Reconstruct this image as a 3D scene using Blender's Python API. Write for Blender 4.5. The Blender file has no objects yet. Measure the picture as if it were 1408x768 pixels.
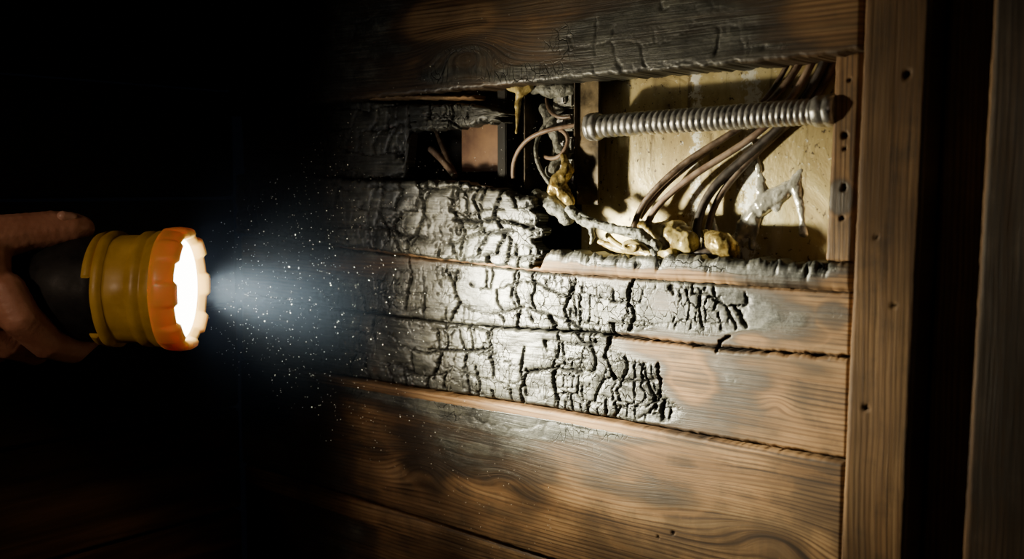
import bpy, bmesh, math, random
import numpy as np
from mathutils import Vector, Matrix
random.seed(7); np.random.seed(7)
scene = bpy.context.scene
# ------------------------------------------------------------------ camera
F = 1450.0
TH = math.radians(50.0); PI_ = math.atan(129.0/F)
fwd = Vector((-math.cos(TH)*math.cos(PI_), math.sin(TH)*math.cos(PI_), -math.sin(PI_)))
rgt = Vector((math.sin(TH), math.cos(TH), 0.0))
upv = rgt.cross(fwd)
C = Vector((0.0, -0.807, 1.5))
cam_d = bpy.data.cameras.new("camera"); cam = bpy.data.objects.new("camera", cam_d)
scene.collection.objects.link(cam)
M = Matrix((rgt, upv, -fwd)).transposed().to_4x4(); M.translation = C
cam.matrix_world = M
cam_d.sensor_width = 36; cam_d.lens = 36*F/1408; cam_d.clip_start = 0.01
cam_d.dof.use_dof = True; cam_d.dof.focus_distance = 1.0; cam_d.dof.aperture_fstop = 4.5
scene.camera = cam
def ray(px, py): return fwd + rgt*((px-704)/F) - upv*((py-384)/F)
def W(px, py, y0=0.0):          # photo measurement -> point on the wall plane y=y0
    d = ray(px, py); return C + d*((y0-C.y)/d.y)
def Q(px, py, dep): return C + ray(px, py)*dep
# ------------------------------------------------------------------ numpy noise
def _h(ix, iy, seed):
    n = (ix.astype(np.int64)*374761393 + iy.astype(np.int64)*668265263 + seed*1442695041) & 0x7fffffff
    n = ((n ^ (n >> 13))*1274126177) & 0x7fffffff
    n = (n ^ (n >> 16)) & 0xffffff
    return n/float(0xffffff)
def vn(x, y, seed=0):
    ix = np.floor(x); iy = np.floor(y); fx = x-ix; fy = y-iy
    fx = fx*fx*(3-2*fx); fy = fy*fy*(3-2*fy)
    a = _h(ix, iy, seed); b = _h(ix+1, iy, seed); c = _h(ix, iy+1, seed); d = _h(ix+1, iy+1, seed)
    return (a*(1-fx)+b*fx)*(1-fy)+(c*(1-fx)+d*fx)*fy
def fbm(x, y, seed=0, o=4):
    s = 0; a = .5; t = 0
    for i in range(o):
        s = s+a*vn(x, y, seed+i*17); t += a; a *= .5; x = x*2.03+3.1; y = y*2.03+1.7
    return s/t
def sst(a, b, x):
    t = np.clip((x-a)/(b-a), 0, 1); return t*t*(3-2*t)
def alligator(X, Z, sx, sz, seed, wv, wh):
    """jittered brick-like fracture pattern; returns crack strength, distance to the block edge (m)"""
    wx = (fbm(X*.55/sx, Z*.55/sz, seed+1, 3)-.5)*sx*1.5+(fbm(X*330, Z*330, seed+7, 2)-.5)*.0030
    wz = (fbm(X*.45/sx, Z*.45/sz, seed+2, 3)-.5)*sz*1.3+(fbm(X*330, Z*330, seed+9, 2)-.5)*.0026
    x = (X+wx)/sx; z = (Z+wz)/sz
    row = np.floor(z); fz = z-row
    xo = x+_h(row, row*0+3, seed)*7
    c0 = np.floor(xo); dv = np.full(X.shape, 9.0)
    for k in (-1, 0, 1, 2):
        c = c0+k; pos = c+.75*(_h(c, row, seed+3)-.5)
        keep = _h(c, row, seed+4) > .12
        dv = np.where(keep, np.minimum(dv, np.abs(xo-pos)), dv)
    dv = dv*sx
    rr = np.where(fz < .5, row, row+1)
    hk = _h(np.floor(xo*.8), rr, seed+6) > .38
    dh = np.where(hk, np.minimum(fz, 1-fz)*sz, 9.0)
    wm = .35+1.1*fbm(X*60, Z*60, seed+12, 2)
    cr = np.maximum(1-sst(wv*.35*wm, wv*wm, dv), (1-sst(wh*.35*wm, wh*wm, dh))*.85)
    return cr, np.minimum(dv, dh)
# ------------------------------------------------------------------ node helpers
def newmat(name):
    m = bpy.data.materials.new(name); m.use_nodes = True
    nt = m.node_tree; b = nt.nodes["Principled BSDF"]
    return m, nt, b
class N:
    def __init__(s, nt): s.nt = nt
    def n(s, t, **k):
        x = s.nt.nodes.new(t)
        for a, b in k.items(): setattr(x, a, b)
        return x
    def put(s, sock, v):
        if isinstance(v, bpy.types.NodeSocket): s.nt.links.new(v, sock)
        else: sock.default_value = v
    def math(s, op, a, b=0.0, c=None, clamp=False):
        x = s.n('ShaderNodeMath', operation=op); x.use_clamp = clamp
        s.put(x.inputs[0], a); s.put(x.inputs[1], b)
        if c is not None: s.put(x.inputs[2], c)
        return x.outputs[0]
    def attr(s, name): return s.n('ShaderNodeAttribute', attribute_name=name).outputs['Fac']
    def comb(s, a, b, c):
        x = s.n('ShaderNodeCombineXYZ'); s.put(x.inputs[0], a); s.put(x.inputs[1], b); s.put(x.inputs[2], c); return x.outputs[0]
    def noise(s, v, sc, det=4, ro=.6, dist=0):
        x = s.n('ShaderNodeTexNoise')
        if v is not None: s.put(x.inputs['Vector'], v)
        x.inputs['Scale'].default_value = sc; x.inputs['Detail'].default_value = det
        x.inputs['Roughness'].default_value = ro; x.inputs['Distortion'].default_value = dist
        return x.outputs['Fac']
    def ramp(s, f, st):
        x = s.n('ShaderNodeValToRGB'); s.put(x.inputs[0], f); e = x.color_ramp.elements
        while len(e) < len(st): e.new(.5)
        for i, (p, c) in enumerate(st):
            e[i].position = p; e[i].color = (c[0], c[1], c[2], 1)
        return x.outputs[0]
    def mix(s, f, a, b):
        x = s.n('ShaderNodeMix', data_type='RGBA')
        s.put(x.inputs[0], f)
        s.put(x.inputs[6], a if isinstance(a, bpy.types.NodeSocket) else (*a, 1))
        s.put(x.inputs[7], b if isinstance(b, bpy.types.NodeSocket) else (*b, 1))
        return x.outputs[2]
    def mr(s, f, a, b, c=0.0, d=1.0):
        x = s.n('ShaderNodeMapRange', interpolation_type='SMOOTHSTEP')
        s.put(x.inputs[0], f)
        for i, v in enumerate((a, b, c, d)): x.inputs[i+1].default_value = v
        return x.outputs[0]
    def bump(s, h, st, dist, nrm=None):
        x = s.n('ShaderNodeBump'); x.inputs['Strength'].default_value = st; x.inputs['Distance'].default_value = dist
        s.put(x.inputs['Height'], h)
        if nrm is not None: s.put(x.inputs['Normal'], nrm)
        return x.outputs[0]
# ------------------------------------------------------------------ burnt wood material
def make_wood():
    m, nt, b = newmat("burnt_wood"); g = N(nt)
    char, crack, gr, gx, tone, fine, dark_fade = [g.attr(k) for k in ("char", "crack", "gr", "gx", "tone", "fine", "dark_fade")]
    to = g.math('MULTIPLY', tone, 37.0)
    v1 = g.comb(g.math('MULTIPLY_ADD', gx, 2.4, to), g.math('MULTIPLY', gr, 75.0), to)
    v2 = g.comb(g.math('MULTIPLY_ADD', gx, 14.0, to), g.math('MULTIPLY', gr, 620.0), to)
    v3 = g.comb(gx, gr, to)
    n1 = g.noise(v1, 1.0, 4, .6, .3); n2 = g.noise(v2, 1.0, 3, .65)
    n3 = g.noise(v3, 28.0, 5, .65); n4 = g.noise(v3, 9.0, 2, .5)
    n5 = g.noise(v3, 380.0, 3, .7)
    wv = g.math('SINE', g.math('MULTIPLY_ADD', gr, 1500.0, g.math('MULTIPLY', n1, 9.0)))
    wv = g.math('POWER', g.math('MULTIPLY_ADD', wv, .5, .5), 3.0)          # narrow dark latewood lines
    f = g.math('ADD', g.math('MULTIPLY_ADD', n2, .45, g.math('MULTIPLY', wv, -.17)), g.math('MULTIPLY_ADD', n1, .60, .03))
    wood = g.ramp(f, [(.28, (.036, .018, .008)), (.43, (.125, .066, .028)), (.55, (.250, .143, .064)), (.72, (.390, .248, .122)) ])
    dirt = g.mr(g.math('MULTIPLY_ADD', n3, .4, g.math('MULTIPLY', n4, .6)), .38, .62, .0, 1.0)
    wood = g.mix(dirt, g.mix(.66, wood, (.018, .011, .007)), wood)
    c = g.math('ADD', char, g.math('MULTIPLY', g.math('SUBTRACT', n3, .5), .40))
    c = g.math('ADD', c, g.math('MULTIPLY', g.math('SUBTRACT', n1, .5), .42))
    fs = g.mr(c, .14, .50); fc = g.mr(c, .54, .84); fo = g.mr(c, .05, .22)
    col = g.mix(g.math('MULTIPLY', fo, .35), wood, g.mix(.5, wood, (.38, .19, .07)))
    col = g.mix(fs, col, g.mix(.22, (.014, .009, .006), wood))
    cf = g.math('ADD', g.math('MULTIPLY', n2, .42), g.math('MULTIPLY', n3, .40))
    cf = g.math('MULTIPLY_ADD', n5, .18, cf)
    chc = g.ramp(cf, [(.36, (.007, .007, .0065)), (.50, (.028, .0275, .023)), (.64, (.110, .108, .086))])
    col = g.mix(fc, col, chc)
    wob = g.n('ShaderNodeTexNoise'); g.put(wob.inputs['Vector'], v3); wob.inputs['Scale'].default_value = 70
    vv = g.n('ShaderNodeVectorMath', operation='MULTIPLY_ADD'); g.put(vv.inputs[0], wob.outputs['Color'])
    vv.inputs[1].default_value = (.014, .014, 0); nt.links.new(v3, vv.inputs[2])
    def net(sx, sy, w):
        mp = g.n('ShaderNodeMapping'); nt.links.new(vv.outputs[0], mp.inputs[0]); mp.inputs['Scale'].default_value = (sx, sy, 1)
        vo = g.n('ShaderNodeTexVoronoi', feature='DISTANCE_TO_EDGE', voronoi_dimensions='2D'); nt.links.new(mp.outputs[0], vo.inputs['Vector'])
        vo.inputs['Scale'].default_value = 1.0
        return g.mr(vo.outputs['Distance'], .008, w, 1.0, 0.0)
    fcr = g.math('MULTIPLY', net(150, 80, .065), g.mr(g.math('MULTIPLY_ADD', fine, .16, n4), .50, .60))
    ck = g.math('MAXIMUM', crack, g.math('MULTIPLY', fcr, fc))
    col = g.mix(g.math('MULTIPLY', ck, .98), col, (.002, .0018, .0016))
    col = g.mix(g.math('MULTIPLY', dark_fade, .90), col, (.002, .002, .002))  # left planks painted near black, standing in for the beam's falloff
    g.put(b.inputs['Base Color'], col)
    rch = g.math('MULTIPLY_ADD', n3, .30, g.mr(c, .3, .7, .42, .22))
    g.put(b.inputs['Roughness'], g.math('ADD', g.math('MULTIPLY', n5, .18), g.math('ADD', rch, g.math('MULTIPLY', g.math('MAXIMUM', dark_fade, ck), .4))))
    g.put(b.inputs['Specular IOR Level'], g.math('MULTIPLY', g.mr(c, .3, .7, .35, .75), g.math('SUBTRACT', 1.0, g.math('MULTIPLY', g.math('MAXIMUM', dark_fade, ck), .88))))
    h = g.math('ADD', g.math('MULTIPLY', n2, .40), g.math('MULTIPLY', n1, .3))
    h = g.math('ADD', h, g.math('MULTIPLY', g.math('MULTIPLY_ADD', n3, .55, g.math('MULTIPLY', n5, .22)), fc))
    h = g.math('SUBTRACT', h, g.math('MULTIPLY', g.math('MULTIPLY', fcr, fc), .55))
    g.put(b.inputs['Normal'], g.bump(h, .5, .0020))
    return m
WOOD = make_wood()
# ------------------------------------------------------------------ plank builder (wall coords)
cracks_px = [
 [(628,372),(622,398),(632,415),(618,440)], [(712,376),(708,400),(716,420),(712,447)],
 [(792,384),(782,410),(774,425),(781,440),(800,454)], [(677,450),(672,480),(680,508)],
 [(765,455),(769,480),(760,505)], [(722,478),(717,510),(725,542)], [(985,482),(990,470),(1003,462)],
 [(905,500),(909,530),(900,562)], [(640,252),(630,290),(646,320),(640,352)], [(700,258),(688,296),(712,330),(702,364)],
 [(582,250),(592,290),(574,335)], [(536,248),(530,290),(545,325)], [(665,256),(660,275),(668,300),(662,312)],
 [(840,460),(834,490),(846,520)], [(655,505),(662,530),(655,545)], [(600,452),(606,490),(596,520)],
 [(560,345),(566,380),(556,425)], [(870,384),(862,410),(872,432),(866,455)], [(630,300),(665,305),(690,300),(740,312)],
 [(590,480),(640,482),(675,480)], [(720,512),(765,505),(800,512)]]
SEG = []
for pl in cracks_px:
    pts = [W(*p) for p in pl]
    for a, b_ in zip(pts[:-1], pts[1:]): SEG.append((a.x, a.z, b_.x, b_.z))
def blob(x, z, l, t, r, bt, pw=1.0, soft=.55):
    a = W(l, (t+bt)/2); b_ = W(r, (t+bt)/2); c0 = W((l+r)/2, t); c1 = W((l+r)/2, bt)
    cx = (a.x+b_.x)/2; cz = (c0.z+c1.z)/2; rx = abs(b_.x-a.x)/2; rz = abs(c0.z-c1.z)/2
    d = np.sqrt(((x-cx)/rx)**2+((z-cz)/rz)**2)
    return pw*(1-sst(soft, 1.2, d))
# (l,t,r,b,weight[,softness])
CH = [(250,100,800,380,1.3),(380,340,1080,600,1.15,.5),(380,430,1030,615,1.1),(780,360,1150,485,.92,.3),(250,380,560,900,.6),(1030,400,1140,480,.55,.3),(1110,400,1180,470,.48,.3),
      (500,540,870,690,.60,.35),(680,575,1010,700,.50,.35),(540,600,650,690,.54,.3),(680,630,790,710,.50,.3),(1080,440,1150,480,.42),
      (360,320,1300,700,.40,.3),(430,600,760,900,.34,.2)]
UN = [(880,395,940,450,.35,.1),(815,448,985,505,.85,.25),(905,480,995,560,.75,.25),(500,465,535,525,.5,.2),(1000,450,1060,478,.4,.2),(1040,500,1160,600,.15,.2)]
FI = [(735,455,950,600,1.0),(830,380,1010,455,.8),(900,360,1010,470,.5)]
KN = [(655,70,.030,.05,.020),(588,640,.022,.05,.02),(1075,735,.02,.05,.02),(1068,555,.006,.012,.008),(700,655,.012,.035,.014),(960,690,.012,.06,.02),(905,640,-.01,.08,.015)]
def masks(X, Z, extra=0.0):
    s = np.zeros_like(X)+extra
    for k in CH: s = np.maximum(s, blob(X, Z, *k))
    for k in UN: s = s-blob(X, Z, *k)
    s = s+(fbm(X*12, Z*60, 3)-.5)*.55+(fbm(X*30, Z*30, 6)-.5)*.25
    return np.clip(s, 0, 1.2)
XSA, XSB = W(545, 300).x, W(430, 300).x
def plank(name, ue, bot, top, y0, thick, res=.0012, vertical=False, tone=0., extra=0., charfn=None, left=None, right=None, rag=(.0015, .0015), edge_r=.003, lighttop=0.0, relief=1.0, crk=1.0, spots=(), knots=True):
    u0, u1 = ue
    bu, bv = zip(*bot); tu, tv = zip(*top)
    wid = np.interp((u0+u1)/2, tu, tv)-np.interp((u0+u1)/2, bu, bv)
    nu = max(8, int((u1-u0)/res)); nv = max(6, int(abs(wid)/res))
    T, S = np.meshgrid(np.linspace(0, 1, nu), np.linspace(0, 1, nv))
    ul = u0+np.zeros_like(S); ur = u1+np.zeros_like(S)
    if left is not None: ul = ul+left(S)
    if right is not None: ur = ur+right(S)
    U = ul+(ur-ul)*T
    sd = int(tone*1000)+11
    B = np.interp(U, bu, bv)+rag[0]*(fbm(U*160, U*0+1, sd)-.5)*2
    Tt = np.interp(U, tu, tv)+rag[1]*(fbm(U*160, U*0+5, sd+3)-.5)*2
    V = B+(Tt-B)*S
    X, Z = (V, U) if vertical else (U, V)
    char = charfn(X, Z, T, S) if charfn else masks(X, Z, extra)
    if lighttop: char = np.where(S > 1-lighttop, char*.2, char)
    c1, d1 = alligator(X+tone, Z+tone*.3, .029, .026, 40, .0019, .0014)
    c2, d2 = alligator(X+tone*2, Z, .0115, .015, 60, .0012, .0009)
    pres = sst(.32, .42, fbm(X*26, Z*26, 77))
    pf = sst(.48, .56, fbm(X*22+4, Z*22, 97))*.7
    fine = np.zeros_like(X)
    for k in FI: fine = np.maximum(fine, blob(X, Z, *k))
    cm = sst(.68, .92, char)
    crack = np.maximum(c1*pres, c2*np.clip(pf+fine*.75*sst(.34,.44,fbm(X*40,Z*40,31)), 0, 1)*.9)*cm*crk
    dd = np.where(pres > .5, d1, .02)
    bulge = 1-np.clip(dd/.008, 0, 1)
    jx = X+(fbm(X*300, Z*300, 55)-.5)*.005; jz = Z+(fbm(X*300, Z*300, 65)-.5)*.005
    if crk > .4:
        x0b, x1b, z0b, z1b = X.min()-.01, X.max()+.01, Z.min()-.01, Z.max()+.01
        dm = np.full(X.shape, 1.0)
        for ax_, az_, bx_, bz_ in SEG:
            if max(ax_, bx_) < x0b or min(ax_, bx_) > x1b or max(az_, bz_) < z0b or min(az_, bz_) > z1b: continue
            vx, vz = bx_-ax_, bz_-az_; L = vx*vx+vz*vz
            t = np.clip(((jx-ax_)*vx+(jz-az_)*vz)/L, 0, 1)
            dm = np.minimum(dm, np.hypot(jx-ax_-t*vx, jz-az_-t*vz))
        wdt = .0007+.0016*fbm(X*80, Z*80, 12)
        crack = np.maximum(crack, 1-sst(wdt*.5, wdt*1.3, dm))
        bulge = np.maximum(bulge, (1-np.clip(dm/.008, 0, 1))*.9)
    for (sx, sy, sr) in spots:
        p = W(sx, sy, y0); d = np.hypot((X-p.x)*1.2, Z-p.z)
        crack = np.maximum(crack, (1-sst(sr*.6, sr, d+(fbm(X*500, Z*500, 8)-.5)*sr))*.9)
    gr = V+.012*(fbm(U*3.5+tone*30, V*6, sd+8)-.5)+.0015*(fbm(U*14, V*30, sd+9)-.5)
    if knots:
        for (kx, ky, A, rx, rz) in KN:
            p = W(kx, ky); gr = gr-A*np.exp(-((X-p.x)/rx)**2-((Z-p.z)/rz)**2)
    wv = abs(Tt-B)
    e = np.minimum(S, 1-S)*wv
    eu = np.minimum(T, 1-T)*abs(u1-u0)
    Y = y0+edge_r*(1-np.clip(e/edge_r, 0, 1))**2+(edge_r*(1-np.clip(eu/edge_r, 0, 1))**2)
    Y = Y+relief*(crack*.0034+cm*(bulge**2*.0015-(fbm(X*60, Z*120, 41)-.5)*.0014-(fbm(X*16, Z*26, 43)-.5)*.006))+relief*(fbm(U*6, V*60, 45)-.5)*.0010
    dark_fade = sst(0, 1, (XSA-X)/(XSA-XSB))  # painted shade: grows toward the left corner where the beam dies away
    # verts
    nF = nu*nv
    idx = np.arange(nF).reshape(nv, nu)
    co = np.stack([X.ravel(), Y.ravel(), Z.ravel()], 1)
    a = idx[:-1, :-1].ravel(); b_ = idx[:-1, 1:].ravel(); c_ = idx[1:, 1:].ravel(); d_ = idx[1:, :-1].ravel()
    faces = np.stack([a, b_, c_, d_], 1)
    ring = np.concatenate([idx[0, :], idx[1:, -1], idx[-1, ::-1][1:], idx[::-1, 0][1:-1]])
    rc = co[ring].copy(); rc[:, 1] = y0+thick
    rn = len(ring); ri = nF+np.arange(rn)
    nx_ = np.roll(np.arange(rn), -1)
    rf = np.stack([ring, ri, ri[nx_], ring[nx_]], 1)
    co = np.concatenate([co, rc]); faces = np.concatenate([faces, rf])
    me = bpy.data.meshes.new(name)
    me.vertices.add(len(co)); me.vertices.foreach_set("co", co.ravel().astype(np.float32))
    me.loops.add(len(faces)*4); me.loops.foreach_set("vertex_index", faces.ravel().astype(np.int32))
    me.polygons.add(len(faces)); me.polygons.foreach_set("loop_start", (np.arange(len(faces))*4).astype(np.int32))
    sm = np.ones(len(faces), dtype=bool); sm[-rn:] = False
    me.polygons.foreach_set("use_smooth", sm)
    me.update(calc_edges=True)
    def A(nm, arr):
        arr = arr.ravel(); arr = np.concatenate([arr, arr[ring]])
        at = me.attributes.new(nm, 'FLOAT', 'POINT'); at.data.foreach_set("value", arr.astype(np.float32))
    A("char", char); A("crack", crack); A("gr", gr); A("gx", U); A("fine", fine); A("tone", np.full(X.shape, tone)); A("dark_fade", dark_fade)
    me.materials.append(WOOD)
    ob = bpy.data.objects.new(name, me); scene.collection.objects.link(ob)
    return ob
def wl(pts, y0=0.0): return sorted([(W(x, y, y0).x, W(x, y, y0).z) for x, y in pts])
XC = W(330, 300).x
XR = W(1172, 400).x
zt = W(800, 105).z
# top beam
plank("charred_beam", (XC, W(1184, 60, -.014).x), wl([(300,160),(480,137),(620,124),(800,106),(1000,88),(1190,69)], -.014), [(XC-1, zt+.2), (2, zt+.2)], -.014, .05,
      tone=.11, rag=(.002, 0), charfn=lambda X, Z, T, S: np.clip(np.maximum.reduce([blob(X, Z, 720,-20,1120,120,.86), blob(X, Z, 200,-90,660,190,.8), blob(X, Z, 600,60,1215,115,.80), blob(X,Z,560,50,760,130,.7), .50+0*X])-blob(X,Z,540,0,700,62,.34)-blob(X,Z,1080,-40,1250,70,.22)+(fbm(X*9, Z*70, 5)-.5)*.4, 0, 1.1), crk=.8, relief=.35)
# broken row under the beam
plank("charred_plank", (XC, W(684,160).x), wl([(300,242),(551,247),(557,180),(640,174),(684,166)]), wl([(300,128),(480,138),(555,142),(640,142),(655,146),(684,150)]), .004, .016,
      tone=.23, extra=.9, rag=(.003,.002), right=lambda s: (fbm(s*6, s*0, 3)-.5)*.03)
plank("charred_plank", (XC, W(655,138).x), wl([(300,139),(480,137),(655,136)],-.004), wl([(300,133),(480,131),(655,131)],-.004), -.006, .02, tone=.31,
      charfn=lambda X, Z, T, S: .2+(fbm(X*40, Z*40, 5)-.5)*.6, crk=0)
plank("charred_plank", (XC, W(745,300).x), wl([(300,316),(480,338),(600,353),(745,371)]), wl([(300,238),(500,247),(600,249),(640,251),(690,259),(712,268),(746,272)]), -.009, .017,
      tone=.37, extra=1.0, rag=(.0015,.003), right=lambda s: (fbm(s*7, s*0+2, 13)-.5)*.034, relief=1.2)
# remnant ledge with its sawn light edge
plank("charred_plank", (W(455,340).x, XR), wl([(300,322),(470,341),(750,374),(1168,401)]), wl([(300,316),(470,335),(744,367),(752,345),(800,347),(830,351),(930,352),(1040,357),(1175,363)]), -.003, .02,
      tone=.43, rag=(.001,.004), charfn=lambda X, Z, T, S: np.clip(sst(.35,.75,S)*blob(X,Z,740,320,1180,400,1.0,.6)+blob(X,Z,960,335,1150,410,.5,.2)+blob(X,Z,300,300,560,380,.4)+(fbm(X*30, Z*60, 5)-.5)*.6+.16, 0, 1.1), crk=.9, relief=1.2)
plank("charred_plank", (XC, XR), wl([(300,400),(500,429),(640,446),(820,456),(985,477),(1172,490)]), wl([(300,320),(470,342),(750,375),(1172,402)]), 0, .02, tone=.53, rag=(.0012,.001), res=.0009)
plank("charred_plank", (XC, XR), wl([(300,487),(520,524),(760,560),(960,596),(1172,632)]), wl([(300,402),(500,432),(640,448),(820,459),(985,480),(1172,493)]), -.001, .02, tone=.61, rag=(.001,.0015), res=.0009)
plank("charred_plank", (XC, XR), wl([(300,622),(470,675),(770,768),(1172,893)]), wl([(300,490),(520,527),(760,563),(960,599),(1172,635)]), -.006, .024, tone=.74, rag=(.0008,.0008), lighttop=.06, crk=.1, relief=.4,
      spots=[(1068,556,.004),(925,732,.0025),(905,738,.002)])
plank("charred_plank", (XC, XR), [(XC-1, .0), (2, .0)], wl([(300,626),(470,679),(770,772),(1172,897)]), -.002, .02, tone=.83, rag=(0,.0008), lighttop=.02, crk=0, res=.0022)
# ------------------------------------------------------------------ framing timber on the right
stdc = lambda X, Z, T, S: np.clip((fbm(X*25, Z*6, 15)-.5)*.5+.24+.35*(1-sst(0,.12,1-S)), 0, 1)
yS = -.03
zlo, zhi = 0.0, 2.0
def vline(p1, p2, y0, off=0):
    a = W(*p1, y0); b_ = W(*p2, y0); k = (b_.x-a.x)/(b_.z-a.z)
    return [(zlo, a.x+k*(zlo-a.z)+off), (zhi, a.x+k*(zhi-a.z)+off)]
plank("wooden_stud", (zlo, zhi), vline((1186,75),(1155,768),yS), vline((1281,0),(1244,768),yS), yS, .06, vertical=True, tone=.91, charfn=stdc, rag=(.0004,.0004), crk=0, knots=False, res=.0020,
      spots=[(1246,102,.003),(1190,561,.0025),(1228,420,.0015),(1205,325,.0012)])
plank("wooden_stud", (W(1150,361,.0).z, W(1165,70,.0).z), vline((1148,78),(1134,360),.004), vline((1186,75),(1172,360),.004), .004, .045, vertical=True, tone=.97, rag=(.0005,.0005), crk=0, knots=False, res=.0012,
      charfn=lambda X,Z,T,S: np.clip((fbm(X*40,Z*20,25)-.5)*.5+.1+blob(X,Z,1130,245,1180,300,.42),0,.5), spots=[(1162,186,.0035),(1161,204,.002),(1160,258,.003),(1157,300,.002),(1168,110,.0015)])
yP = -.045
plank("wooden_post", (zlo, zhi), vline((1366,0),(1322,768),yP), vline((1480,0),(1440,768),yP), yP, .08, vertical=True, tone=.19, rag=(.0004,.0004), crk=0, knots=False, res=.0025,
      charfn=lambda X,Z,T,S: np.clip(.50-.50*(1-sst(.02,.06,S))+(fbm(X*25,Z*6,15)-.5)*.12,0,.5))  # left edge painted paler, as if catching the beam
plank("wall_right", (zlo, zhi), vline((1281,0),(1244,768),yS,.001), vline((1366,0),(1322,768),yP,-.001), .0, .03, vertical=True, tone=.29, rag=(0,0), crk=0, knots=False, res=.0025,
      charfn=lambda X,Z,T,S: np.clip(.42+(fbm(X*25,Z*6,15)-.5)*.2,0,.45))
# ------------------------------------------------------------------ simple materials
def simple(name, col, rough=.5, metal=0., bumps=None, var=None, vscale=40, spec=.5):
    m, nt, b = newmat(name); g = N(nt)
    tc = g.n('ShaderNodeTexCoord').outputs['Object']
    if var:
        n = g.noise(tc, vscale, 5, .6)
        g.put(b.inputs['Base Color'], g.ramp(n, [(.35, col), (.65, var)]))
        g.put(b.inputs['Roughness'], g.mr(n, .3, .7, max(rough-.12, .05), min(rough+.12, 1)))
    else:
        b.inputs['Base Color'].default_value = (*col, 1); b.inputs['Roughness'].default_value = rough
    b.inputs['Metallic'].default_value = metal; b.inputs['Specular IOR Level'].default_value = spec
    if bumps:
        g.put(b.inputs['Normal'], g.bump(g.noise(tc, bumps[0], 5, .6), bumps[1], bumps[2]))
    return m
STEEL = simple("galvanized_steel", (.34,.34,.33), .38, .75, (300,.2,.0005), (.60,.59,.57), 120)
SOOTM = simple("sooty_metal", (.02,.017,.013), .5, .5, (160,.4,.001), (.10,.075,.045), 60)
WIRE = simple("heat_browned_wire", (.03,.018,.012), .42, 0., (250,.35,.0008), (.16,.105,.07), 90)
WIRED = simple("burnt_wire", (.012,.010,.009), .5, 0., (250,.4,.0008), (.06,.04,.03), 90)
WIREL = simple("pink_grey_wire", (.14,.085,.06), .45, 0., (250,.3,.0006), (.30,.21,.15), 90)
BRASS = simple("melted_brass", (.12,.07,.015), .22, .55, (150,.5,.0015), (.55,.42,.15), 110)
SILV = simple("melted_solder", (.40,.38,.31), .22, .55, (200,.5,.001), (.80,.78,.70), 90)
ASH = simple("ash_slag", (.04,.04,.035), .5, .2, (220,.9,.002), (.26,.26,.22), 150)
CREAM = simple("melted_insulation", (.11,.07,.018), .3, 0., (140,.5,.0015), (.50,.40,.15), 90)
BLACK = simple("sooty_board", (.006,.006,.006), .85, 0., (60,.5,.002), (.02,.017,.014), 30)
def box(name, p0, p1, mat, bev=.0008, parent=None):
    me = bpy.data.meshes.new(name); bm = bmesh.new(); bmesh.ops.create_cube(bm, size=1)
    for v in bm.verts:
        v.co = Vector([(p0[i]+p1[i])/2+v.co[i]*abs(p1[i]-p0[i]) for i in range(3)])
    if bev: bmesh.ops.bevel(bm, geom=bm.edges[:], offset=bev, segments=2, affect='EDGES')
    bm.to_mesh(me); bm.free(); me.materials.append(mat)
    ob = bpy.data.objects.new(name, me); scene.collection.objects.link(ob)
    if parent: ob.parent = parent
    return ob
def empty(name):
    e = bpy.data.objects.new(name, None); scene.collection.objects.link(e); e.empty_display_size = .02; return e
def tube(name, pts, r, mat, parent=None, res=4):
    cu = bpy.data.curves.new(name, 'CURVE'); cu.dimensions = '3D'; cu.bevel_depth = r; cu.bevel_resolution = res; cu.use_fill_caps = True; cu.resolution_u = 10
    sp = cu.splines.new('NURBS'); sp.points.add(len(pts)-1); sp.order_u = 4; sp.use_endpoint_u = True
    for i, p in enumerate(pts): sp.points[i].co = (*p, 1); sp.points[i].radius = 1+.08*math.sin(i*2.1)
    cu.materials.append(mat)
    ob = bpy.data.objects.new(name, cu); scene.collection.objects.link(ob)
    if parent: ob.parent = parent
    return ob
def organic(name, chains, mat, voxel=.0015, smooth=4, parent=None, disp=0, dscale=.01):
    bm = bmesh.new()
    for ch in chains:
        pts = []
        for (a, ra), (b_, rb) in zip(ch[:-1], ch[1:]):
            n = max(2, int((a-b_).length/(min(ra, rb)*.35)))
            for i in range(n): pts.append((a.lerp(b_, i/n), ra+(rb-ra)*i/n))
        pts.append(ch[-1])
        for p, r in pts:
            bmesh.ops.create_icosphere(bm, subdivisions=2, radius=r, matrix=Matrix.Translation(p))
    me = bpy.data.meshes.new(name); bm.to_mesh(me); bm.free(); me.materials.append(mat)
    for p in me.polygons: p.use_smooth = True
    ob = bpy.data.objects.new(name, me); scene.collection.objects.link(ob)
    if parent: ob.parent = parent
    m = ob.modifiers.new("r", 'REMESH'); m.mode = 'VOXEL'; m.voxel_size = voxel; m.use_smooth_shade = True
    m = ob.modifiers.new("s", 'SMOOTH'); m.iterations = smooth; m.factor = .6
    if disp:
        t = bpy.data.textures.new(name, 'CLOUDS'); t.noise_scale = dscale
        m = ob.modifiers.new("d", 'DISPLACE'); m.texture = t; m.strength = disp; m.mid_level = .5
    return ob
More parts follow.
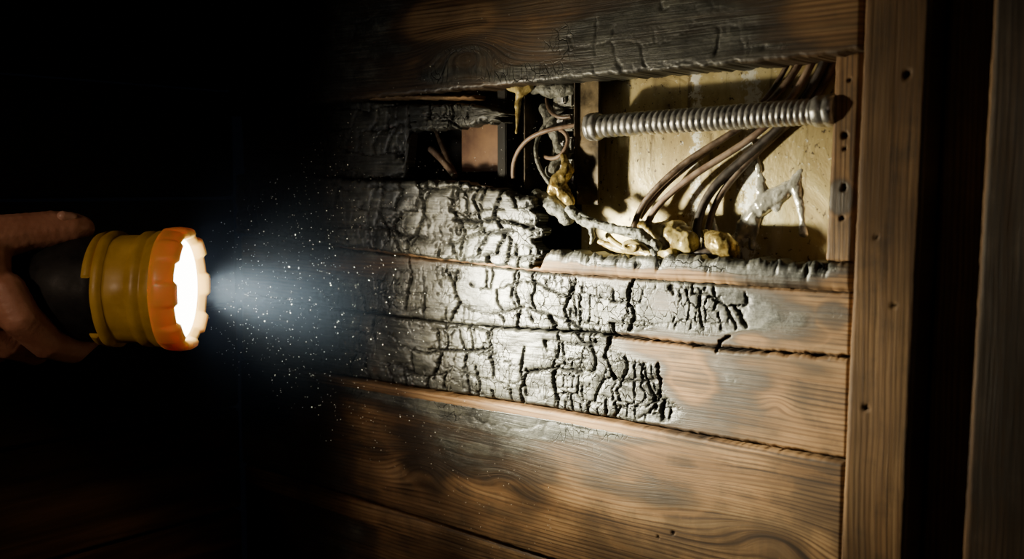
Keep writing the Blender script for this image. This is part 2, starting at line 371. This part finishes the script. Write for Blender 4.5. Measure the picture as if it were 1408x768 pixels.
# ------------------------------------------------------------------ cavity : metal sheet, box, bracket
yB = .043
mm, nt, b = newmat("scorched_sheet_metal"); g = N(nt)
tc = g.n('ShaderNodeTexCoord').outputs['Object']
def mp(s):
    x = g.n('ShaderNodeMapping'); nt.links.new(tc, x.inputs[0]); x.inputs['Scale'].default_value = s; return x.outputs[0]
nA = g.noise(mp((1,1,.6)), 16, 6, .6, .6); nB = g.noise(tc, 190, 4, .65); nC = g.noise(mp((1,1,.10)), 80, 4, .6); nD = g.noise(mp((1,1,.6)), 14, 4, .6); nE = g.noise(tc, 140, 5, .75)
col = g.ramp(nA, [(.3,(.24,.17,.06)),(.46,(.42,.33,.14)),(.58,(.54,.45,.22)),(.72,(.68,.60,.38))])
col = g.mix(g.mr(nB,.60,.67), col, (.05,.03,.015))
col = g.mix(g.math('MULTIPLY', g.mr(nC,.55,.68), .7), col, (.08,.05,.022))
col = g.mix(g.math('MULTIPLY', g.mr(nD,.48,.66), .85), col, (.07,.044,.02))
sxx = g.n('ShaderNodeSeparateXYZ'); nt.links.new(tc, sxx.inputs[0])
def band(px, w):   # a run of spatter down the sheet around one x
    d = g.math('ABSOLUTE', g.math('SUBTRACT', g.math('MULTIPLY_ADD', nA, .02, sxx.outputs[0]), W(px,220,yB).x+.01))
    return g.mr(d, 0.0, w, 1.0, 0.0)
bd = g.math('MAXIMUM', band(955,.012), band(1032,.016))
col = g.mix(g.mr(g.math('MULTIPLY_ADD', bd, .19, nE), .60, .68), col, (.78,.77,.68))
g.put(b.inputs['Base Color'], col); b.inputs['Metallic'].default_value = .25
g.put(b.inputs['Roughness'], g.mr(nA,.3,.7,.55,.28))
g.put(b.inputs['Normal'], g.bump(nA, .5, .005, g.bump(nE, .3, .001)))
SHEET = mm
zc0 = W(800,372).z-.01; zc1 = zt+.02
box("metal_back_panel", (W(800,200,yB).x, yB, zc0), (XR+.03, .07, zc1), SHEET, .0003)
box("scorched_board", (W(640,200,yB).x, yB-.006, W(640,236,yB).z), (W(693,200,yB).x, .07, zc1), simple("browned_board",(.12,.055,.03),.6,0,(80,.4,.001),(.24,.13,.065),30), .0003)
box("wall_back", (XC-.05, .07, 0), (1.6, .12, 2.4), BLACK, 0)
box("burnt_stud", (W(692,200,.03).x, .02, zc0), (W(704,200,.03).x, .07, zc1), BLACK, .001)
eb = empty("electrical_box")
xa, xb = W(722,200,.02).x, W(792,200,.02).x; za, zb_ = W(760,262,.02).z, W(760,112,.02).z
yk = .042
box("back", (xa, yk, za), (xb, yk+.002, zb_), SOOTM, .0003, eb)
box("side_left", (xa, .018, za), (xa+.0015, yk, zb_), SOOTM, .0003, eb)
box("side_right", (xb-.0015, .018, za), (xb, yk, zb_), SOOTM, .0003, eb)
box("bottom", (xa, .018, za), (xb, yk, za+.0015), SOOTM, .0003, eb)
box("top", (xa, .018, zb_-.0015), (xb, yk, zb_), SOOTM, .0003, eb)
for i in range(4):
    z = zb_-.018-.022*i
    box("terminal_%d" % i, (xa+.028, .028, z-.008), (xb-.01, yk, z+.008), ASH, .002, eb)
    box("screw_%d" % i, (xa+.036, .024, z-.004), (xa+.046, .030, z+.004), STEEL, .0015, eb)
yb_ = .022
bx0, bx1 = W(793,200,yb_).x, W(823,200,yb_).x
bz0 = W(800,281,yb_).z
br = empty("metal_bracket")
box("web", (bx0, yb_, bz0), (bx1, yb_+.0025, zc1), simple("rusty_bracket",(.035,.024,.012),.42,.4,(200,.4,.0008),(.16,.115,.055),50), .0006, br)
box("flange", (bx0, yb_+.0025, bz0), (bx0+.002, yk, zc1), SOOTM, .0006, br)
for k in (222, 258):
    p = W(806, k, yb_)
    organic("rivet_%d" % k, [[(p, .0028), (p+Vector((.0005,0,0)), .0028)]], SOOTM, .0007, 1, br)
# flexible conduit
def conduit():
    yC = .010
    pts = [W(818,174,yC), W(900,168,yC), W(980,163,yC), W(1060,157,yC), W(1140,152,yC)]
    P = []
    n = 760; seg = 28
    for i in range(n+1):
        t = i/n; f = t*(len(pts)-1); k = min(int(f), len(pts)-2); P.append(pts[k].lerp(pts[k+1], f-k))
    R = .0108; turns = 38
    bm = bmesh.new(); rings = []
    ax = (pts[-1]-pts[0]).normalized(); e1 = Vector((0,-1,0)); e2 = ax.cross(e1).normalized(); e1 = e2.cross(ax)
    for i, p in enumerate(P):
        rr = []
        for j in range(seg):
            a = 2*math.pi*j/seg; ph = (i/n*turns+j/seg) % 1.0
            prof = abs(math.sin(math.pi*ph))**.6
            r = R*(.87+.14*prof)
            rr.append(bm.verts.new(p+(e1*math.cos(a)+e2*math.sin(a))*r))
        rings.append(rr)
    for i in range(n):
        for j in range(seg):
            bm.faces.new((rings[i][j], rings[i][(j+1)%seg], rings[i+1][(j+1)%seg], rings[i+1][j]))
    me = bpy.data.meshes.new("armor"); bm.to_mesh(me); bm.free()
    for q in me.polygons: q.use_smooth = True
    me.materials.append(STEEL)
    e = empty("flexible_conduit")
    ob = bpy.data.objects.new("armor", me); scene.collection.objects.link(ob); ob.parent = e
    def fit(nm, c, prof):
        bm = bmesh.new(); rg = []
        for a_, r_ in prof:
            rg.append([bm.verts.new(c+ax*a_+(e1*math.cos(2*math.pi*j/32)+e2*math.sin(2*math.pi*j/32))*r_*(1+(.04 if j % 4 == 0 else 0))) for j in range(32)])
        for i in range(len(rg)-1):
            for j in range(32): bm.faces.new((rg[i][j], rg[i][(j+1)%32], rg[i+1][(j+1)%32], rg[i+1][j]))
        bm.faces.new(rg[0][::-1]); bm.faces.new(rg[-1])
        me = bpy.data.meshes.new(nm); bm.to_mesh(me); bm.free(); me.materials.append(STEEL)
        for q in me.polygons: q.use_smooth = True
        o = bpy.data.objects.new(nm, me); scene.collection.objects.link(o); o.parent = e
    fit("connector_locknut", pts[0], [(-.006,.009),(-.006,.0125),(-.001,.0128),(0,.0118),(.001,.0128),(.005,.0126),(.007,.0108)])
    fit("connector_collar", pts[-1], [(-.012,.0105),(-.011,.0122),(-.004,.0124),(-.003,.0113),(-.001,.0125),(.007,.0125),(.007,.010)])
conduit()
# wires
wr = empty("electrical_wiring")
def wp(lst, y=.03): return [W(a, b_, min(c[0], .038) if c else y) for a, b_, *c in lst]
tube("wire_1", wp([(1112,60,.035),(1098,95,.03),(1066,135,.028),(1015,180,.03),(950,215,.028),(900,258,.024),(876,290,.022),(868,325,.02)]), .0031, WIRE, wr)
tube("wire_2", wp([(1128,60,.035),(1112,100,.03),(1080,150,.03),(1030,195,.034),(960,235,.03),(915,270,.026),(893,295,.022),(884,325,.02)]), .0031, WIREL, wr)
tube("wire_3", wp([(1142,60,.036),(1130,100,.034),(1100,150,.034),(1040,205,.037),(990,245,.035),(965,280,.03),(957,310,.026),(955,345,.02)]), .0042, WIRED, wr)
tube("wire_4", wp([(1150,70,.04),(1140,110,.038),(1110,150,.036),(1060,190,.041),(1000,250,.04),(975,290,.035),(968,345,.03)]), .0032, WIRE, wr)
tube("wire_5", wp([(1096,60,.042),(1075,110,.042),(1040,150,.042),(1000,190,.042),(945,228,.038),(905,262,.032),(880,300,.026)]), .0022, WIRE, wr)
tube("wire_6", wp([(706,245,.02),(704,225,.02),(714,200,.015),(738,182,.012),(765,176,.014),(790,172,.02)]), .0022, WIREL, wr)
tube("wire_7", wp([(764,262,.02),(745,240,.014),(735,215,.012),(737,190,.018),(752,165,.025),(775,150,.03)]), .0022, ASH, wr)
tube("wire_8", wp([(752,135,.03),(752,155,.02),(765,165,.018),(785,160,.02)]), .002, WIRE, wr)
tube("wire_9", wp([(748,215,.02),(765,222,.012),(780,205,.012),(784,185,.016),(770,178,.02)]), .002, WIREL, wr)
tube("wire_10", wp([(592,205,.04),(605,215,.03),(615,228,.03),(625,242,.025)]), .0035, WIREL, wr)
tube("wire_11", wp([(600,180,.04),(608,200,.035),(618,225,.032),(628,245,.03)]), .003, WIRE, wr)
tube("wire_12", wp([(790,290,.0),(812,304,-.003),(845,318,-.004),(873,322,-.003),(893,335,.0),(902,350,.002)]), .0032, ASH, wr)
tube("wire_13", wp([(893,345,.0),(880,333,-.006),(862,330,-.009),(856,340,-.009),(868,346,-.009),(880,340,-.008),(872,337,-.007)]), .0024, CREAM, wr)
tube("wire_14", wp([(835,322,.01),(850,345,.005),(885,352,.004),(920,350,.006)]), .003, CREAM, wr)
# melted lumps
ml = empty("melted_metal")
def lump(nm, ch, mat, v=.0013, disp=.003, ds=.012, sm=4):
    return organic(nm, [[(W(a, b_, y), r) for a, b_, y, r in c] for c in ch], mat, v, sm, ml, disp, ds)
lump("brass_drip", [[(775,215,.012,.004),(780,235,.008,.007),(768,250,.006,.009),(775,265,.006,.008),(786,280,.006,.004)],[(760,262,.008,.005),(765,248,.006,.007)]], BRASS, .0013, .006)
lump("slag_strap", [[(783,288,.0,.005),(800,303,-.004,.0045),(812,312,-.004,.004),(815,325,-.002,.0025),(812,335,0,.0015)],[(800,303,-.004,.004),(845,314,-.005,.0045),(880,320,-.004,.005),(905,338,.0,.004)],[(880,320,-.004,.004),(886,340,-.002,.003)]], ASH, .001, .004, .006)
lump("insulation_puddle", [[(825,332,.012,.003),(850,342,.01,.004),(895,348,.006,.006),(925,348,.006,.006)],[(905,318,.02,.009),(930,325,.016,.015),(945,332,.012,.011)],[(880,310,.025,.005),(905,318,.02,.008)]], CREAM, .0013, .004, .012)
lump("brass_nugget", [[(975,325,.018,.006),(992,335,.012,.012),(1002,342,.01,.010)],[(968,318,.02,.003),(975,325,.018,.005)]], BRASS, .0013, .005, .012)
lump("dark_puddle", [[(940,350,.02,.006),(975,352,.016,.008),(1010,352,.018,.008)]], WIRED, .0015, .003)
yq = yB+.003
lump("solder_drips", [[(1102,236,yq,.0042),(1094,250,yq,.0064),(1078,264,yq,.0084),(1058,276,yq,.0092),(1040,292,yq,.0092),(1026,310,yq,.0088),(1018,328,yq,.0072),(1014,348,yq,.0052)],
     [(1094,254,yq,.0066),(1100,272,yq,.0056),(1104,296,yq,.0044),(1106,320,yq,.0054)],
     [(1046,228,yq,.0040),(1048,252,yq,.0052),(1052,276,yq,.0080)],
     [(1040,295,yq,.0084),(1037,322,yq,.0058),(1036,340,yq,.0046)],[(1072,268,yq,.0070),(1070,286,yq,.0046)]], SILV, .001, .003, .009)
lump("solder_streak", [[(1034,180,yB,.0016),(1038,205,yB,.0024),(1044,235,yB,.0030)],[(975,280,yB,.002),(985,320,yB,.003),(980,345,yB,.003)]], SILV, .0008, .002, .006)
lump("hanging_slag", [[(705,118,.012,.006),(718,124,.01,.007),(728,120,.012,.005)],[(716,122,.01,.005),(712,140,.01,.003),(711,165,.01,.0018),(710,182,.01,.0012)]], CREAM, .001, .004)
lump("burnt_debris", [[(735,120,.02,.007),(760,124,.018,.008),(785,122,.02,.006)],[(740,270,.01,.008),(765,285,.006,.009),(780,300,.006,.007)],[(750,150,.03,.006),(775,210,.03,.008),(760,235,.025,.008)]], ASH, .0015, .006)
# ------------------------------------------------------------------ flashlight
A0 = Q(250, 397, 1.0); s_ = 1.0/F
ax = Vector((rgt.x, rgt.y, 0)).normalized(); nn = Vector((-fwd.x, -fwd.y, 0)).normalized(); uu = Vector((0,0,1))
def fp(apx, phi, r): return A0+ax*(apx-250)*s_+nn*(r*math.cos(phi))+uu*(r*math.sin(phi))
fl = empty("flashlight")
YEL = simple("yellow_rubber", (.50,.30,.03), .45, 0., (60,.15,.001), (.68,.43,.06), 30)
BLK = simple("black_rubber", (.009,.009,.009), .55, 0., (200,.3,.0005), (.014,.014,.014), 60, spec=.25)
m, nt, b = newmat("orange_translucent_bezel"); g = N(nt)
b.inputs['Base Color'].default_value = (.95,.56,.14,1); b.inputs['Roughness'].default_value = .35
b.inputs['Subsurface Weight'].default_value = .4; b.inputs['Subsurface Radius'].default_value = (1.,.70,.28); b.inputs['Subsurface Scale'].default_value = .012
tcx = g.n('ShaderNodeTexCoord').outputs['Object']; g.put(b.inputs['Normal'], g.bump(g.noise(tcx,120,4), .2, .0006)); BEZ = m
def lathe(nm, prof, mat, fn=None, seg=160, caps=False):
    bm = bmesh.new(); rg = []
    for k, (a, r) in enumerate(prof):
        row = []
        for j in range(seg):
            t = 2*math.pi*j/seg; aa, rr = a, r
            if fn: aa, rr = fn(k, a, r, t)
            row.append(bm.verts.new(fp(aa, t, rr*s_)))
        rg.append(row)
    for i in range(len(rg)-1):
        for j in range(seg): bm.faces.new((rg[i][j], rg[i][(j+1)%seg], rg[i+1][(j+1)%seg], rg[i+1][j]))
    if caps: bm.faces.new(rg[0][::-1]); bm.faces.new(rg[-1])
    bmesh.ops.recalc_face_normals(bm, faces=bm.faces[:])
    me = bpy.data.meshes.new(nm); bm.to_mesh(me); bm.free(); me.materials.append(mat)
    for q in me.polygons: q.use_smooth = True
    o = bpy.data.objects.new(nm, me); scene.collection.objects.link(o); o.parent = fl
    return o
lathe("barrel", [(-260,40),(-258,50),(-250,53),(50,53),(60,58),(80,66),(105,71),(140,73),(156,74),(160,60)], BLK, lambda k,a,r,t: (a, r*(1+(.02 if (k in (2,3) and int(t*12/math.pi)%2) else 0))), caps=True)
lathe("housing", [(152,70),(154,78),(158,80),(166,80),(168,75),(172,74),(196,74),(200,76),(204,79),(212,80),(216,77),(219,77),(222,80),(232,81)], YEL,
      lambda k,a,r,t: (a, r*(1+.02*max(0, math.cos(6*t)))))
def scal(t): return sst(-.25, .25, np.array(math.cos(8*t))).item()
def bezfn(k, a, r, t):
    s = scal(t)
    if k in (4,5,6,7,8): a = a+(5*s-3)
    if k in (3,4,5): r = r*(1+.03*s-.015)
    elif k in (1,2): r = r*(1+.012*s)
    return a, r
lathe("bezel", [(229,78),(231,82.5),(242,84),(250,84),(259,82.5),(264,80),(266,76),(264,72),(259,70),(255,69),(251,68)], BEZ, bezfn, 192)
m, nt, b = newmat("glowing_lens"); b.inputs['Base Color'].default_value = (1,1,1,1)
b.inputs['Emission Color'].default_value = (1,.97,.88,1); b.inputs['Emission Strength'].default_value = 16
lathe("lens", [(251,69),(252,60),(254,40),(255,20),(255,.5)], m, None, 96)
lathe("switch_clip", [(140,74),(142,77),(150,79),(153,74)], YEL, lambda k,a,r,t: (a, r if math.sin(t) > .3 or math.sin(t) < -.75 else 70))
# hand (continuous surface, five separate fingers)
m, nt, b = newmat("skin"); g = N(nt)
tcx = g.n('ShaderNodeTexCoord').outputs['Object']
g.put(b.inputs['Base Color'], g.ramp(g.noise(tcx, 40, 5), [(.35,(.33,.14,.085)),(.65,(.46,.23,.15))]))
b.inputs['Roughness'].default_value = .5; b.inputs['Subsurface Weight'].default_value = .12; b.inputs['Subsurface Scale'].default_value = .01; b.inputs['Subsurface Radius'].default_value = (1,.3,.15)
g.put(b.inputs['Normal'], g.bump(g.noise(tcx, 260, 5, .6), .35, .0012)); SKIN = m
D = math.radians
def hp(apx, deg, r, rad): return (fp(apx, D(deg), r), rad)
def finger(a0, da, sc, st=-8):
    R0 = .0365+.0155*sc
    return [hp(a0-16, st+22, R0+.010, .0175*sc), hp(a0, st, R0+.012, .018*sc), hp(a0+da*.4, st-34, R0+.006, .0160*sc), hp(a0+da*.7, st-68, R0+.003, .0166*sc),
            hp(a0+da*.9, st-100, R0, .0150*sc), hp(a0+da, st-128, R0+.001, .0154*sc), hp(a0+da, st-160, R0-.002, .0135*sc), hp(a0+da-4, st-182, R0-.002, .0115*sc)]
chains = [finger(68, 42, 1.0, -18), finger(16, 44, 1.04, -16), finger(-36, 40, 1.0, -16), finger(-84, 32, .86, -14)]
th = [hp(-80, 40, .066, .026), hp(-30, 42, .066, .025), hp(20, 52, .063, .0220), hp(55, 68, .059, .0185), hp(80, 80, .057, .0188), hp(100, 88, .057, .0168), hp(112, 94, .057, .0130)]
chains.append(th)
palm = []
for a_, w in ((34,.02),(-5,.023),(-42,.023),(-76,.021)):
    palm.append([hp(a_, -12, .060, w*.9), hp(a_-6, 12, .062, w), hp(a_-12, 34, .060, w)])
palm.append([hp(34,-12,.06,.02), hp(-80,-10,.06,.02)]); palm.append([hp(28,12,.062,.022), hp(-95,12,.062,.022)])
wrist = fp(-160, D(0), .085); elbow = Q(-560, 760, .62)
palm.append([(fp(-65, D(20), .06), .026), (fp(-120, D(14), .074), .030), (wrist, .031), (wrist.lerp(elbow,.35), .036), (elbow, .045)])
palm.append([(fp(-75, D(-14), .06), .024), (fp(-120, D(-8), .074), .028), (wrist-uu*.006, .030)])
chains += palm
hand = organic("hand", chains, SKIN, .0016, 6)
nail = organic("thumb_nail", [[(fp(99, D(78), .0705), .0055),(fp(108, D(83), .0680), .0050)]], simple("nail",(.5,.28,.2),.3), .0008, 2, hand)
# ------------------------------------------------------------------ room shell
mw, nt, b = newmat("old_wall_boards"); g = N(nt)
tcx = g.n('ShaderNodeTexCoord').outputs['Object']
mpn = g.n('ShaderNodeMapping'); nt.links.new(tcx, mpn.inputs[0]); mpn.inputs['Scale'].default_value = (30, 2, 30)
n1 = g.noise(mpn.outputs[0], 1.6, 5, .6, .5)
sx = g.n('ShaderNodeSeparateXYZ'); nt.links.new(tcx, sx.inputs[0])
dark_fade = g.mr(sx.outputs[2], .95, 1.28, 0.0, 1.0)  # boards turn near black toward the top
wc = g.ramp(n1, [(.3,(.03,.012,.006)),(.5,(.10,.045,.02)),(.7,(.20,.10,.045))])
g.put(b.inputs['Base Color'], g.mix(dark_fade, wc, (.003,.003,.003))); b.inputs['Roughness'].default_value = .8
b.inputs['Specular IOR Level'].default_value = .15
g.put(b.inputs['Normal'], g.bump(n1, .5, .003))
bm = bmesh.new()
for i in range(18):
    z0 = i*.135
    r = bmesh.ops.create_cube(bm, size=1)
    for v in r['verts']:
        v.co = Vector((XC-.02+v.co.x*.02, -1.2+v.co.y*2.4, z0+.0665+v.co.z*.131))
bmesh.ops.bevel(bm, geom=bm.edges[:], offset=.003, segments=2, affect='EDGES')
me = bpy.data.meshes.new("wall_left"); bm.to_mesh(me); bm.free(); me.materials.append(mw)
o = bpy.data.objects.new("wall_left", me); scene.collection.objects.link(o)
box("floor", (XC-.05, -2.6, -.05), (1.6, .07, 0), mw, 0)
box("ceiling", (XC-.05, -2.6, 2.4), (1.6, .12, 2.45), BLACK, 0)
# ------------------------------------------------------------------ dust
bm = bmesh.new()
for i in range(2000):
    t = .02+.32*random.random()**.8; a = random.uniform(0, 2*math.pi); rr = (t*.75+.05)*math.sqrt(random.random())
    p = A0+ax*(.01+t)+nn*(rr*math.cos(a))+uu*(rr*math.sin(a))
    if p.y > -.03: continue
    r = random.choice([.00013,.00016,.0002,.00022,.00028,.00033]) if random.random() < .99 else .0006
    bmesh.ops.create_icosphere(bm, subdivisions=1, radius=r, matrix=Matrix.Translation(p))
me = bpy.data.meshes.new("dust_particles"); bm.to_mesh(me); bm.free(); me.materials.append(simple("dust",(.85,.85,.78),.8))
o = bpy.data.objects.new("dust_particles", me); scene.collection.objects.link(o)
# dusty air hanging in front of the lens, thinning out with distance
HC = A0+ax*.03
bm = bmesh.new(); bmesh.ops.create_icosphere(bm, subdivisions=4, radius=.20)
me = bpy.data.meshes.new("dusty_air"); bm.to_mesh(me); bm.free()
m = bpy.data.materials.new("dusty_air"); m.use_nodes = True; nt = m.node_tree; nt.nodes.clear(); g = N(nt)
vs = nt.nodes.new('ShaderNodeVolumeScatter'); ou = nt.nodes.new('ShaderNodeOutputMaterial'); nt.links.new(vs.outputs[0], ou.inputs['Volume'])
vs.inputs['Color'].default_value = (.46,.64,1,1); vs.inputs['Anisotropy'].default_value = 0
tco = g.n('ShaderNodeTexCoord').outputs['Object']
ln = g.n('ShaderNodeVectorMath', operation='LENGTH'); nt.links.new(tco, ln.inputs[0])
g.put(vs.inputs['Density'], g.mr(ln.outputs['Value'], .0, .195, .11, 0.0))
me.materials.append(m); o = bpy.data.objects.new("dusty_air", me); o.location = HC; scene.collection.objects.link(o)
# ------------------------------------------------------------------ lights
def spot(nm, pos, tgt, e, half, blend, col, size):
    l = bpy.data.lights.new(nm, 'SPOT'); l.energy = e; l.spot_size = math.radians(half*2); l.spot_blend = blend; l.color = col; l.shadow_soft_size = size
    o = bpy.data.objects.new(nm, l); scene.collection.objects.link(o); o.location = pos
    o.rotation_euler = (tgt-pos).to_track_quat('-Z', 'Y').to_euler(); o.parent = fl; return o
lp = fp(282, 0, 0)
spot("beam_hot", lp, W(780,452), 98, 26, 1.0, (1,.955,.70), .024)
spot("beam_spill", lp, W(905,430), 14, 56, 1.0, (1,.875,.59), .014)
def area(nm, loc, tgt, e, size, col):
    l = bpy.data.lights.new(nm, 'AREA'); l.energy = e; l.size = size; l.color = col
    o = bpy.data.objects.new(nm, l); scene.collection.objects.link(o); o.location = loc
    o.rotation_euler = (Vector(tgt)-Vector(loc)).to_track_quat('-Z', 'Y').to_euler()
area("room_fill", (.3,-1.6,2.1), (0,0,1.3), .7, .4, (1,.8,.6))  # added dim fill from the camera side, no visible source
l = bpy.data.lights.new("side_fill", 'SPOT'); l.energy = 22; l.spot_size = math.radians(28); l.spot_blend = 1; l.color = (1,.72,.50); l.shadow_soft_size = .06  # added fill spot to brighten hand and flashlight, not an actual fixture
o = bpy.data.objects.new("side_fill", l); scene.collection.objects.link(o); o.location = (-.55,-1.7,1.9)
o.rotation_euler = (Q(60,500,1.0)-Vector(o.location)).to_track_quat('-Z','Y').to_euler()
w = bpy.data.worlds.new("world"); scene.world = w; w.use_nodes = True
w.node_tree.nodes["Background"].inputs[0].default_value = (.02,.025,.04,1); w.node_tree.nodes["Background"].inputs[1].default_value = .05
